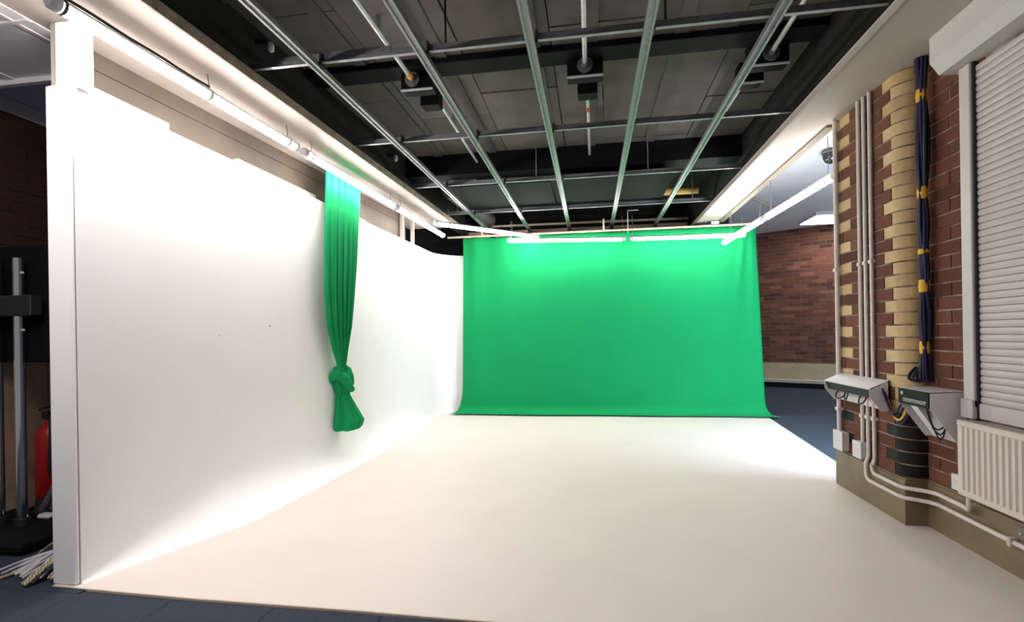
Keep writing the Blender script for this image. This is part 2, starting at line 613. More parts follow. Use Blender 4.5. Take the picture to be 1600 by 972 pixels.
for (a, b) in (((-2.745, -1.2), (-2.745, 2.56)), ((-3.35, -1.2), (-3.35, 2.56)), ((-3.95, -1.2), (-3.95, 2.56))):
    MB().box(a[0] - .012, a[0] + .012, a[1], b[1], SOF - .012, SOF - .006).build('ceiling_rail', M_METALW, clo)
for y in (2.09, 1.49, .89):
    MB().box(-4.6, -2.66, y - .012, y + .012, SOF - .013, SOF - .007).build('ceiling_rail', M_METALW, clo)
# lip along the void edge
lp = MB()
for (d0, d1, z0, z1) in ((-2.05, -1.99, SOF + .025, SOF + .04), (-2.02, -2.005, SOF - .01, SOF + .025)):
    vs = [(xl(d, y), y, z) for z in (z0, z1) for y in (-1.2, 7.3) for d in (min(d0, d1), max(d0, d1))]
    lp.add(vs, [(0, 2, 3, 1), (4, 5, 7, 6), (0, 1, 5, 4), (2, 6, 7, 3), (0, 4, 6, 2), (1, 3, 7, 5)])
struct(lp.build('trim_3', mat('grimy_edge_trim', (.24, .20, .155), .7, var=.35, scale=12), recentre=False), 'grimy brown edge trim of the left soffit', 'trim')
# brown bulkhead above the wall
bh = MB()
p0, p1 = (-2.635, 2.22), (-2.375, 6.35)


def slab(mb, p0, p1, t, z0, z1):
    d = (Vector(p1) - Vector(p0)).normalized()
    n = Vector((-d.y, d.x)) * t
    a, b = Vector(p0), Vector(p1)
    vs = [(q.x, q.y, z) for z in (z0, z1) for q in (a, b, a + n, b + n)]
    return mb.add(vs, [(0, 1, 3, 2), (4, 6, 7, 5), (0, 4, 5, 1), (2, 3, 7, 6), (0, 2, 6, 4), (1, 5, 7, 3)])


bho = struct(slab(bh, p0, p1, .05, 2.36, SOF).build('wall_bulkhead', M_BROWNB, recentre=False), 'brown bulkhead in the gap above the cyclorama wall', 'wall')
slab(MB(), (-2.625, 2.22), (-2.366, 6.35), .02, 2.635, 2.65).build('rib', M_BROWNB, bho)
for (ya, yb, zz) in ((2.22, 2.76, 2.492), (3.35, 4.35, 2.478), (5.0, 6.1, 2.462)):
    slab(MB(), (xl(-2.535, ya), ya), (xl(-2.535, yb), yb), .04, 2.40, zz).build('batten', M_SOFFIT, bho)
for y in (6.2, 6.55):
    MB().box(xl(-2.47, y) - .02, xl(-2.47, y) + .02, y - .02, y + .02, 2.40, SOF).build('stud', M_SOFFIT, bho)
# dark space behind the corner of the cyclorama
struct(MB().box(-3.2, 2.2, 8.62, 8.7, 0, 3.3).build('wall_void_back', M_VOID, recentre=False), 'dark end wall of the open ceiling void', 'wall')

vz0 = SOF + .02
wv = MB()
wv.add([(xl(-2.10, .5), .5, vz0), (xl(-2.10, 8.62), 8.62, vz0), (xl(-2.10, 8.62), 8.62, 3.3), (xl(-2.10, .5), .5, 3.3),
        (xl(-2.18, .5), .5, vz0), (xl(-2.18, 8.62), 8.62, vz0), (xl(-2.18, 8.62), 8.62, 3.3), (xl(-2.18, .5), .5, 3.3)],
       [(0, 1, 2, 3), (7, 6, 5, 4), (0, 4, 5, 1), (3, 2, 6, 7), (0, 3, 7, 4), (1, 5, 6, 2)])
wvl = struct(wv.build('wall_void_left', M_VOID, recentre=False), 'dark left upstand of the open ceiling void', 'wall')
struct(MB().box(1.52, 1.60, .5, 8.62, vz0, 3.3).build('wall_void_right', M_VOID, recentre=False), 'dark right upstand of the open ceiling void', 'wall')
struct(MB().box(-2.2, 1.6, .42, .5, SOF, 3.3).build('wall_void_front', M_VOID, recentre=False), 'dark near upstand of the open ceiling void', 'wall')
struct(MB().box(-2.2, 1.6, -1.2, .42, SOF, SOF + .05).build('ceiling_near', M_CEILG, recentre=False), 'plain ceiling nearest the viewer', 'ceiling')
# slab boards
cv = struct(MB().box(-2.3, 1.7, .4, 8.8, VOID + .02, VOID + .1).build('ceiling', M_VOID, recentre=False), 'dark boarded slab above the hanging metal grid', 'ceiling')
xs = [-2.10, -1.50, -.86, -.24, .40, .98, 1.52]
for c in range(6):
    y = .5 + (.4 if c % 2 else 0)
    first = True
    while y < 5.4:
        L = 1.2 if not (first and c % 2) else 1.2
        y2 = min(y + L, 5.42)
        if first and c % 2:
            MB().box(xs[c] + .004, xs[c + 1] - .004, .5, y - .008, VOID, VOID + .02).build('slab_board', M_SLAB, cv)
        MB().box(xs[c] + .004, xs[c + 1] - .004, y, y2 - .008, VOID - (.006 if (c + int(y)) % 3 == 0 else 0), VOID + .02).build('slab_board', M_SLAB, cv)
        y = y2
        first = False
# darker cover strips running along the slab
M_STRAP = mat('dark_joint_strip', (.075, .068, .058), .8, var=.2, scale=6)
for x in (-1.62, -1.02, -.36, .03, .62, 1.18):
    MB().box(x - .045, x + .045, .5, 5.42, VOID - .012, VOID + .002).build('joint_strip', M_STRAP, cv)
MB().box(-2.10, 1.52, 2.62, 2.70, VOID - .016, VOID).build('joint_strip', M_STRAP, cv)
dbm = MB().bbox(-2.10, 1.52, 3.50, 3.69, VOID - .05, VOID + .01, .004)
dbo = struct(dbm.build('trim_4', M_BLACK, recentre=False), 'black painted band across the open ceiling', 'trim')
struct(MB().box(-2.10, 1.52, 5.42, 5.75, 2.93, VOID + .02).build('trim_5', M_BLACK, recentre=False), 'black downstand beam across the open ceiling', 'trim')

# ------------------------------------------------------------------ left alcove
aw = MB().box(-4.05, -3.91, 2.3, 6.0, 0, 3.2)
awo = struct(aw.build('wall_alcove', M_MORTARK, recentre=False), 'dark brick wall of the alcove left of the white partition', 'wall')
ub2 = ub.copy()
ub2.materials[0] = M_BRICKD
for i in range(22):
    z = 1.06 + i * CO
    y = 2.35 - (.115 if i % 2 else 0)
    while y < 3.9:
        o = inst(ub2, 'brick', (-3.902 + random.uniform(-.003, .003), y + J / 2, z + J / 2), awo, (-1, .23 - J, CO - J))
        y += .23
for k in range(10):
    MB().bbox(-3.91, -3.885, 2.35 + k * .16, 2.35 + k * .16 + .152, 0.02, 1.05, .005).build('dado_board', M_DADO, awo)
slab_l = MB().box(-4.05, -3.895, 2.3, 6.0, 2.742, 2.84)
struct(slab_l.build('trim_6', M_CEILG, recentre=False), 'grey rail at the top of the alcove brick wall', 'trim')
struct(MB().box(-4.05, -2.68, 2.56, 6.0, 2.845, 2.90).build('ceiling_alcove', mat('cool_light_tint_ceiling', (.70, .69, .92), .7, var=.03, scale=4), recentre=False), 'alcove ceiling with cool light painted in as lavender', 'ceiling')  # cool light on this ceiling is put into its lavender base colour
struct(MB().box(-4.6, -2.70, 2.54, 2.57, 2.70, 2.86).build('trim_7', M_METALW, recentre=False), 'pale trim board edging the alcove ceiling', 'trim')
struct(MB().box(-4.6, -2.6, 6.0, 6.1, 0, 3.2).build('wall_alcove_end', M_VOID, recentre=False), 'dark end wall of the alcove', 'wall')

# ------------------------------------------------------------------ ceiling grid of metal channels
gz = 2.80
grd = thing('ceiling_grid', 'galvanised steel channel grid hanging in the open dark ceiling', 'ceiling grid', (0, 5, gz))
cross_y = [2.84, 4.11, 5.40, 6.68]
for i, y in enumerate(cross_y):
    x0, x1 = xl(-2.06, y), 1.50
    cb = MB()
    cb.box(x0, x1, y, y + .003, gz, gz + .05)                # web
    cb.box(x0, x1, y - .022, y, gz, gz + .003)               # bright lower flange
    cb.box(x0, x1, y + .003, y + .022, gz + .047, gz + .05)
    cb.build('cross_channel', M_GALVD, grd)
for i, x in enumerate([-1.59, -.93, -.305, .325, .965]):
    rb = MB()
    w = .025
    y0, y1 = .6, 8.0
    xx = lambda y, s: x + s * w + (.012 * (y - 2.5) if i == 0 else .003 * (y - 2.5) if i == 1 else 0)
    prof = [(-1, -.032), (-.45, -.032), (-.40, -.024), (.40, -.024), (.45, -.032), (1, -.032), (1, -.002), (-1, -.002)]
    rb.grid([[(xx(y, s), y, gz + z) for s, z in prof] for y in (y0, y1)], False, True)
    n = len(prof)
    rb.add([(xx(y1, s), y1, gz + z) for s, z in prof], [tuple(range(n))])
    rb.build('main_channel', M_GALV, grd)
    for y in cross_y:
        MB().box(xx(y, 1.05), xx(y, 1.5), y - .03, y + .02, gz - .02, gz + .055).build('clip', M_RUB, grd)
    MB().bbox(xx(8, -1.6), xx(8, 1.6), 7.94, 8.0, gz - .075, gz - .028, .004).build('end_bracket', M_RUB, grd)
for (x, y) in ((-.80, 2.85), (.42, 2.85), (-.55, 5.41), (.12, 4.12), (.60, 5.41), (1.28, 6.69), (-1.75, 6.69), (-.35, 6.69)):
    MB().tube([(x, y, gz + .04), (x, y, VOID - .002 if y < 5.4 else 3.16)], .007, 6).build('hanger_rod', M_RUB if y < 3 else M_WIRE, grd)
MB().box(-1.95, -1.52, 2.835, 2.838, gz + .032, gz + .062).build('splice_plate', M_GALV, grd)
MB().box(-1.50, -1.12, 2.838, 2.841, gz + .03, gz + .068).build('splice_plate', M_GALV, grd)
MB().box(-1.55, -1.2, 5.39, 5.395, gz + .03, gz + .06).build('splice_plate', M_GALV, grd)
# boards resting on the grid
tag(MB().bbox(-1.62, -.42, 5.62, 6.72, gz + .053, gz + .068, .003).build('ceiling_board', M_BOARDG), 'scuffed dark green grey board lying on the left of the metal grid', 'board', 'boards on the ceiling grid')
tag(MB().bbox(-.40, .90, 5.46, 6.70, gz + .053, gz + .068, .003).build('ceiling_board', M_BOARDG), 'smooth dark green grey board lying on the right of the metal grid', 'board', 'boards on the ceiling grid')

# ------------------------------------------------------------------ conduits and junction boxes in the void
CZ = 3.05


def conduit(x0, y0, x1, y1, label, dia=.028, collar=None, flange=True, z=CZ):
    t = thing('steel_conduit', label, 'conduit', (x0, y0, z), 'steel conduits in the open ceiling')
    MB().tube([(x0, y0, z), (x1, y1, z)], dia / 2, 10).build('pipe', M_COND, t)
    if flange:
        f = MB().tube([(x1, y1 - .045, z), (x1, y1 + .02, z)], dia * .75, 10)
        f.tube([(x1, y1 - .012, z), (x1, y1 + .002, z)], .055, 14)
        f.build('gland', M_GALV, t)
    if collar:
        yc, m = collar
        k = (yc - y0) / (y1 - y0)
        xc = x0 + (x1 - x0) * k
        MB().tube([(xc, yc - .03, z), (xc, yc + .03, z)], dia * .72, 10).build('collar', m, t)
    for k in (.3, .8):
        xc, yc = x0 + (x1 - x0) * k, y0 + (y1 - y0) * k
        MB().box(xc - .012, xc + .012, yc - .01, yc + .01, z + dia / 2 - .003, VOID).build('saddle', M_GALVD, t)
    return t


conduit(-1.27, .55, -1.262, 3.59, 'steel conduit with yellow collar ending at the left black box', collar=(3.53, M_YEL), dia=.032)
conduit(-.01, .55, -.015, 3.62, 'steel conduit ending at the middle black box', dia=.032)
conduit(1.215, .55, 1.23, 3.69, 'steel conduit ending at the black box by the right upstand', dia=.032)
conduit(-1.175, 4.02, -1.19, 5.41, 'steel conduit running on from the left small black box', dia=.026, flange=False)
conduit(0.0, 4.06, .012, 5.41, 'steel conduit with red band beyond the middle small black box', dia=.026, flange=False, collar=(4.32, M_REDM))
conduit(1.165, 4.10, 1.14, 5.41, 'steel conduit with red band beyond the right small black box', dia=.026, flange=False, collar=(4.16, M_REDM))


def jbox(x, y, w, d, z0, label, lip=True):
    t = thing('junction_box', label, 'junction box', (x, y, z0), 'black boxes on the ceiling slab')
    MB().bbox(x - w / 2, x + w / 2, y, y + d, z0, VOID - .001, .005).build('body', M_BLACK, t)
    if lip:
        MB().box(x - w / 2, x + w / 2, y - .004, y + .003, z0 - .012, z0 + .002).build('lip', M_CAP, t)
    return t


jbox(-1.235, 3.60, .24, .12, 2.985, 'large black ceiling box at the end of the yellow collared conduit')
jbox(-.015, 3.63, .25, .12, 2.985, 'large black ceiling box in the middle of the void')
jbox(1.225, 3.70, .25, .12, 2.985, 'large black ceiling box nearest the right upstand')
jbox(-1.235, 3.90, .15, .12, 3.0, 'small black ceiling box behind the left large box', False)
jbox(.0, 3.94, .15, .12, 3.0, 'small black ceiling box behind the middle large box', False)
jbox(1.19, 3.98, .17, .12, 3.0, 'small black ceiling box behind the right large box', True)
jbox(1.12, 5.78, .16, .10, 2.97, 'small box with pale lip hanging over the far right of the grid', True)
# spot heads on the left upstand
for (x, y, z, lb) in ((-1.98, 2.98, 3.02, 'small white spot head on the left upstand near the first cross channel'), (-1.93, 4.95, 2.98, 'small white spot head on the left upstand further back')):
    t = thing('spot_head', lb, 'spotlight', (x, y, z), 'spot heads on the upstand')
    MB().box(x - .10, x - .02, y - .02, y + .02, z + .02, z + .05).build('bracket', M_RUB, t)
    MB().lathe([(.008, -.03), (.019, -.02), (.021, .0), (.018, .022), (.009, .035)], (x, y, z), 14).build('head', M_METALW, t)

# things at the far end of the void
tag(MB().bbox(-2.0, 1.45, 8.01, 8.09, 2.69, 2.83, .006).build('timber_beam', M_PINK), 'pinkish timber beam behind the top of the green backdrop', 'beam')
tag(MB().tube([(-1.75, 8.2, 2.95), (1.5, 8.2, 2.93)], .02, 10).build('long_conduit', M_CREAMP), 'cream conduit running above the pinkish timber beam', 'conduit')
tag(MB().tube([(.86, 6.95, 3.02), (1.40, 6.95, 3.02)], .045, 14).build('ochre_pipe', M_YPIPE), 'short ochre pipe above the far right of the grid', 'pipe')
dk = MB()
dk.tube([(-1.72, 6.2, 3.0), (-1.58, 8.0, 3.0)], .11, 18)
tag(dk.build('vent_duct', mat('dull_duct', (.16, .16, .14), .5, metal=.4, var=.2, scale=10)), 'dull round duct at the far left of the void', 'duct')

# ------------------------------------------------------------------ lamps


def tube_lamp(p0, p1, label, hang=None, group='lit tube lamps', rad=.031, black_ring=False, clear=False, lit=None):
    p0, p1 = Vector(p0), Vector(p1)
    d = (p1 - p0).normalized()
    mid = (p0 + p1) / 2
    t = thing('tube_lamp', label, 'lamp', mid, group)
    # diffuser: the lower part of the round section; housing: the upper part
    lo, hi = (.515, 2.485) if clear else (.93, 2.07)
    MB().tube([p0 + d * .035, p1 - d * .035], rad, 18, False, PI * lo, PI * hi).build('diffuser', lit or M_TUBE, t, fix=False)
    MB().tube([p0 + d * .035, p1 - d * .035], rad + .001, 12, False, PI * (hi - 2), PI * lo).build('housing', M_HOUS, t, fix=False)
    for a, b in ((p0, p0 + d * .04), (p1, p1 - d * .04)):
        MB().tube([a, a + (b - a) * .25, b], rad, 16, rs=[rad * .8, rad + .004, rad + .004]).build('end_cap', M_CAP, t)
    if black_ring:
        MB().tube([p0 + d * .045, p0 + d * .06], rad + .005, 16).build('seal_ring', M_RUB, t)
    for k, zt in (hang or []):
        q = p0.lerp(p1, k)
        cr = MB().tube([q - d * .012, q + d * .012], rad + .004, 14)
        cr.build('clip', M_CAP, t)
        off = Vector((.0, 0, 0))
        MB().tube([q + Vector((0, 0, rad)), (q.x + .008, q.y, (q.z + zt) / 2), (q.x, q.y, zt)], .003, 5).build('wire', M_WIRE, t)
    return t


LZ = 2.615


def lx(y):
    return -2.235 + .031 * (y - 1.8)


tube_lamp((lx(.02), .02, LZ), (lx(1.76), 1.76, LZ), 'lit tube lamp at the top left edge cut off by the frame', [(.1, SOF), (.9, SOF)], lit=M_TUBEF)
tube_lamp((lx(1.83), 1.83, LZ), (lx(3.58), 3.58, LZ), 'lit tube lamp nearest the viewer under the left soffit', [(.5, SOF), (.93, SOF)], black_ring=True, lit=M_TUBEL)
tube_lamp((lx(3.66), 3.66, LZ), (lx(5.38), 5.38, LZ), 'lit tube lamp under the left soffit above the knotted green curtain', [(.06, SOF), (.94, SOF)], lit=M_TUBEL)
tube_lamp((lx(5.42), 5.42, LZ), (lx(7.10), 7.10, LZ), 'lit tube lamp under the left soffit nearest the backdrop', [(.07, SOF), (.9, SOF)])
tube_lamp((-1.93, 6.22, 2.60), (-.74, 7.42, 2.60), 'lit tube lamp hung diagonally across the back left corner', [(.12, gz), (.72, gz - .03)])
tube_lamp((-1.167, 7.25, 2.529), (.494, 7.25, 2.483), 'lit tube lamp along the left half of the backdrop top', [(.03, 2.80), (.97, 2.80)])
tube_lamp((.537, 7.25, 2.483), (2.06, 7.25, 2.464), 'lit tube lamp along the right half of the backdrop top', [(.03, 2.80), (.97, SOF)])
tube_lamp((1.782, 7.24, 2.37), (1.836, 5.78, 2.37), 'lit tube lamp of the right bay nearest the backdrop', [(.2, SOF - .02), (.9, SOF - .02)], clear=True, lit=M_TUBER)
tube_lamp((1.838, 5.73, 2.37), (1.89, 4.28, 2.37), 'lit tube lamp of the right bay beside the brick pier', [(.08, SOF), (.9, SOF - .02)], clear=True, lit=M_TUBER)
# black flex lying along the first lamp
fx = [(lx(1.85) + .05, 1.80, SOF - .02)]
for k in range(9):
    y = 1.9 + k * .1
    fx.append((lx(y) + .012 + .004 * math.sin(k * 1.7), y, LZ + .041))
tag(MB().tube(fx, .007, 6).build('black_flex', M_RUB), 'black flex lying along the nearest left tube lamp', 'cable')
t = thing('ceiling_panel_lamp', 'square lit panel lamp on the side bay ceiling', 'lamp', (4.3, 10.2, 3.2))
MB().bbox(3.95, 4.75, 9.75, 10.55, 3.20, 3.268, .005).build('frame', M_METALW, t)
MB().box(3.98, 4.72, 9.78, 10.52, 3.19, 3.199).build('diffuser', M_LED, t)

# ------------------------------------------------------------------ green backdrop
gb = MB()
rows = []
NZ, NX = 60, 150
for i in range(NZ + 1):
    w = i / NZ                       # 0 top, 1 bottom edge on the floor
    row = []
    for k in range(NX + 1):
        u = k / NX
        L = 2.64 + .16               # hanging height plus the part lying on the floor
        s = w * L
        zr = .10
        if s < 2.62 - zr:
            z, fw = 2.645 - s, 0
        else:
            a = min((s - (2.62 - zr)) / zr, PI / 2)
            z = zr + .022 - zr * math.sin(a)
            fw = zr * (1 - math.cos(a)) + max(0, s - (2.62 - zr) - zr * PI / 2)
        flare = .06 * max(0, w - .1) + .16 * max(0, (w - .80) / .20) ** 2
        x = -1.90 - flare + u * (2.27 + 1.90 + flare + .10 * w + .12 * max(0, (w - .85) / .15) ** 2)
        e = min(1, abs(u - .55) * 2)
        am = (.004 + .030 * max(0, .22 - u) / .22 + .010 * max(0, u - .86) / .14) * (1 - .75 * w)
        y = 7.56 - fw + am * math.sin(u * 74 + 1.2 * math.sin(u * 23)) + .008 * math.sin(u * 9 + w * 2)
        dg = u - (.90 + .06 * (1 - w)) + .03
        y -= .050 * math.exp(-((u - (.965 - .09 * w)) / .010) ** 2) * max(0, 1 - w * 2.2)
        y -= .035 * math.exp(-((u - (.985 - .02 * w)) / .008) ** 2) * max(0, 1 - w * 1.6)
        z += .006 * math.sin(u * 31) * (1 if w == 0 else 0)
        if w > .9:
            z += .004 * (math.sin(u * 40) + 1) * (1 - (w - .9) * 10)
            y += .012 * math.sin(u * 17) * (w - .9) * 10
        row.append((x, y - .085 * 0 - .02 * u, max(z, .004)))
    rows.append(row)
gb.grid(rows, True)
bd = thing('green_backdrop', 'large green chroma cloth hanging across the back of the studio', 'backdrop', (0.2, 7.5, 0))
clo_ = gb.build('cloth', M_GREEN, bd)
sm = clo_.modifiers.new('thickness', 'SOLIDIFY')
sm.thickness = .003
hem = MB().tube([(x, y - .004, z - .05) for x, y, z in rows[0][::3]], .002, 5).build('top_seam', M_GREEN, bd)
pl = thing('curtain_pole', 'thin cream pole carrying the green backdrop', 'pole', (.2, 7.52, 2.65))
MB().tube([(-2.14, 7.56, 2.672), (2.30, 7.53, 2.662)], .016, 10).build('pole', M_CREAMP, pl)
for x in (-1.6, .2, 1.75):
    MB().box(x - .012, x + .012, 7.53, 7.56, 2.672, SOF + (.10 if x < 1.5 else 0)).build('bracket', M_CREAMP, pl)
MB().tube([(1.68, 7.50, 2.70), (1.78, 7.50, 2.70)], .022, 10).build('end_socket', M_METALW, pl)
# ceiling drop wire with crook
tag(MB().tube([(.66, 7.2, 2.86), (.52, 7.2, 2.86), (.52, 7.22, 2.75), (.525, 7.28, 2.56)], .006, 6).build('hanging_hook', M_CAP), 'pale crooked hook hanging between the two backdrop lamps', 'hook')

# ------------------------------------------------------------------ knotted green curtain
kc = thing('knotted_curtain', 'gathered green curtain tied in a knot beside the white wall', 'curtain', (-2.24, 4.42, .35))
CXK, CYK = -2.285, 4.55
VX = Vector((math.cos(math.radians(27)), math.sin(math.radians(27))))      # across the line of sight
VY = Vector((-VX.y, VX.x))                                                  # away from the viewer


def pix_on_x(px, py, X):
    """where the ray through a picture point meets the plane x = X (the curtain hangs along the wall)"""
    a, b = (px - 800) / 800, (py - 524) / 800
    c_, s_ = math.cos(RHO), math.sin(RHO)
    r_, d_ = a * c_ - b * s_, a * s_ + b * c_
    v = Vector((-math.sin(PSI), math.cos(PSI), 0)) + r_ * Vector((math.cos(PSI), math.sin(PSI), 0)) - d_ * Vector((0, 0, 1))
    return v * (X / v.x) + Vector((0, 0, CAM_H))


def drape(prof, npl, seed, n=84, amp=.022, twist=0, flat=False):
    rnd = random.Random(seed)
    ph = [rnd.uniform(0, 6.28) for _ in range(5)]
    rows = []
    for (z, cx_, hw, hd) in prof:
        row = []
        for k in range(n):
            a = 2 * PI * k / n
            pl_ = math.sin(npl * a + ph[0] + 1.3 * math.sin(a * 2 + ph[1]) + twist * z) + .45 * math.sin((npl * 1.0 + 5) * a + ph[2] - z * .8)
            m = 1 + (amp * (.35 + .65 * min(1, hw / .14)) / max(hw, .03)) * pl_
            u = cx_ + hw * m * math.cos(a)
            v = hd * (1 + (m - 1) * 1.2) * math.sin(a)
            if flat:
                # deep pleats: rounded ridges with sharp grooves, shallower where the cloth is pulled together
                gr = abs(math.sin(npl * .5 * (math.cos(a) * 2.2) + ph[0] + .35 * math.sin(z * 1.7 + ph[1]))) ** .6
                gr2 = abs(math.sin(npl * .9 * (math.cos(a) * 2.2) + ph[2])) ** .6
                v = hd * math.sin(a) * (1 - (.75 * (1 - gr) + .35 * (1 - gr2)) * min(1, hw / .2))
                u = cx_ + hw * math.cos(a)
                p = Vector((CXK - v, CYK + u))
            else:
                p = Vector((CXK, CYK)) + VX * u + VY * v
            row.append((p.x, p.y, z))
        rows.append(row)
    return rows


def interp(keys, n):
    out = []
    for i in range(n + 1):
        t = i / n * (len(keys) - 1)
        j = min(int(t), len(keys) - 2)
        f = t - j
        f = f * f * (3 - 2 * f)
        out.append(tuple(a + (b - a) * f for a, b in zip(keys[j], keys[j + 1])))
    return out


PXM = 4.87 / 800


def kp(y, x0, x1, hd):
    """a row of the outline across the line of sight: picture row and its two edges"""
    p = pix_on_x((x0 + x1) / 2, y, CXK)
    return (p.z, (p.y - CYK) * .45, (x1 - x0) / 2 * PXM, hd)


def kf(y, x0, x1, hd):
    """a row of the outline along the wall"""
    a, b = pix_on_x(x0, y, CXK), pix_on_x(x1, y, CXK)
    return ((a.z + b.z) / 2, (a.y + b.y) / 2 - CYK, (b.y - a.y) / 2, hd)


dp = interp([kf(283, 510, 562, .055), kf(330, 509, 560, .055), kf(400, 508, 557, .055), kf(460, 508, 553, .055), kf(510, 512, 549, .05), kf(548, 521, 543, .04), kf(574, 529, 539, .03), kf(584, 528, 540, .03)], 56)
d_ = MB().grid(drape(dp, 9, 3, 260, .042, 0, True), True, True)
d_.build('drape', M_GREEN, kc)
# knot: a folded lump with a band wrapped round it
kn = MB()
kr = interp([kp(570, 530, 538, .03), kp(576, 522, 546, .06), kp(588, 516, 550, .085), kp(600, 514, 551, .085), kp(610, 520, 548, .07), kp(618, 525, 544, .045), kp(624, 528, 540, .03)], 30)
kn.grid(drape(kr, 4, 11, amp=.014), True, True)
kn.build('knot', M_GREEN, kc)
kz = pix_on_x(533, 596, CXK).z
wr_pts, wr_r = [], []
ku = (pix_on_x(533, 596, CXK).y - CYK) * .45
for k in range(25):
    f = k / 24
    p = Vector((CXK, CYK)) + VX * (ku - .122 + .222 * f) + VY * (-.02 - .085 * math.sin(PI * f))
    zz = kz - .040 + .105 * math.sin(PI * min(1, f * 1.12)) ** .8 - .045 * f * f
    wr_pts.append((p.x, p.y, zz))
    wr_r.append(.028 + .024 * math.sin(PI * f))
MB().tube(wr_pts, .03, 14, True, rs=wr_r).build('wrap', M_GREEN, kc)
tl = interp([kp(606, 527, 543, .035), kp(620, 525, 545, .05), kp(640, 522, 556, .07), kp(658, 519, 566, .085), kp(668, 519, 563, .09), kp(673, 521, 559, .085)], 26)
trw = drape(tl, 5, 21, amp=.020)
inn = [[(CXK + (x - CXK) * f, CYK + (y - CYK) * f, z + dz) for x, y, z in trw[-1]] for f, dz in ((.93, .012), (.8, .06), (.4, .10))]
MB().grid(trw + inn, True, True).build('tail', M_GREEN, kc)

# ------------------------------------------------------------------ things on the right wall


def wall_conduit(y, z1, z0, label, dia, pts=None, x=None):
    x = x if x is not None else XA - dia / 2 - .004
    t = thing('wall_conduit', label, 'conduit', (x, y, z0), 'white conduits on the brick pier')
    MB().tube([(x, y, z1), (x, y, z0)] if not pts else pts, dia / 2, 10).build('pipe', M_PVC, t)
    for z in (1.62, .58):
        MB().bbox(x - dia * .62, XA + .001, y - dia * .7, y + dia * .7, z - .012, z + .012, .003).build('clip', M_PVC, t)
    return t


wall_conduit(4.17, SOF, .40, 'thick white conduit at the far corner of the brick pier', .034)
wall_conduit(3.845, SOF, .385, 'leftmost of the three white conduits on the pier face', .026)


def heating_run(y, label, zb, dia):
    x = XA - dia / 2 - .004
    xs_ = 1.832 - dia / 2 - .004
    r_ = .05
    pts = [(x, y, SOF), (x, y, .32), (xs_, y, .27), (xs_, y, zb + r_)]
    for i in range(1, 6):
        a = (PI / 2) * i / 5
        pts.append((xs_, y - r_ * (1 - math.cos(a)), zb + r_ - r_ * math.sin(a)))
    pts += [(xs_, 3.42, zb), (xs_ + .01, 3.37, zb), (xs_ + .05, 3.34, zb), (xs_ + .10, 3.30, zb), (1.955 - dia / 2 - .004, 3.25, zb)]
    return pts, x


pa, xa_ = heating_run(3.775, '', .165, .025)
pb, xb_ = heating_run(3.70, '', .225, .025)
xr = 1.955 - .0165
pa += [(xr, 2.95, .163), (xr, 2.0, .160), (xr, -.8, .16)]
pb += [(xr, 3.05, .222), (xr - .01, 3.00, .222), (xr - .03, 2.965, .24), (xr - .035, 2.955, .29), (xr - .035, 2.955, .42)]
t = wall_conduit(3.775, 0, .16, 'middle white conduit of three on the pier bending along the skirting', .025, pa, xa_)
MB().bbox(xr - .02, 1.956, 2.72, 2.745, .14, .185, .003).build('pipe_clip', M_PIPE, t)
wall_conduit(3.70, 0, .22, 'rightmost white conduit of three bending along skirting up to the radiator', .025, pb, xb_)


def socket(x, y0, y1, z0, z1, label, depth=.045, holes=True):
    t = thing('socket_box', label, 'socket', (x, (y0 + y1) / 2, z0), 'white socket boxes on the right wall')
    MB().bbox(x - depth, x, y0, y1, z0, z1, .005).build('back_box', M_PVC, t)
    MB().bbox(x - depth - .008, x - depth, y0 - .003, y1 + .003, z0 - .003, z1 + .003, .003).build('face_plate', M_METALW, t)
    yc, zc = (y0 + y1) / 2, (z0 + z1) / 2
    for dy, dz in ((-.02, .005), (.02, .005), (0, .03)):
        MB().box(x - depth - .010, x - depth - .0075, yc + dy - .005, yc + dy + .005, zc + dz - .004, zc + dz + .004).build('slot', M_CAP, t)
    return t


socket(1.848, 4.06, 4.20, .285, .42, 'white double socket box on the skirting at the pier corner')
socket(1.848, 3.80, 3.91, .29, .40, 'white socket box below the leftmost pier conduit')
socket(1.968, 3.02, 3.12, .30, .38, 'small white socket box low on the wall beside the radiator', .035)

# sloping metal hoods
def hood(name, label, xw, y0, y1, ztop, zfront, xf, zfb, zwb, xwb, with_panel, m=M_METALW):
    """y0 near end, y1 far end; the top runs from the wall (ztop) to the front edge (xf, zfront); sides taper to the wall at zwb"""
    t = thing(name, label, 'wall box', (xw, (y0 + y1) / 2, zwb), 'white metal boxes on the right wall')
    th = .004
    MB().prism([(xw, ztop), (xf, zfront), (xf, zfront - th * 2), (xw, ztop - th)], 1, y0, y1).build('top_plate', m, t)
    for y in (y0, y1):
        a = y if y == y0 else y - th
        MB().prism([(xw, ztop - .002), (xf + .001, zfront - .003), (xf + .001, zfb), (xwb, zwb), (xw, zwb)], 1, a, a + th).build('side_plate', m, t)
    MB().box(xw - .006, xw, y0, y1, zwb, ztop).build('back_plate', m, t)
    return t


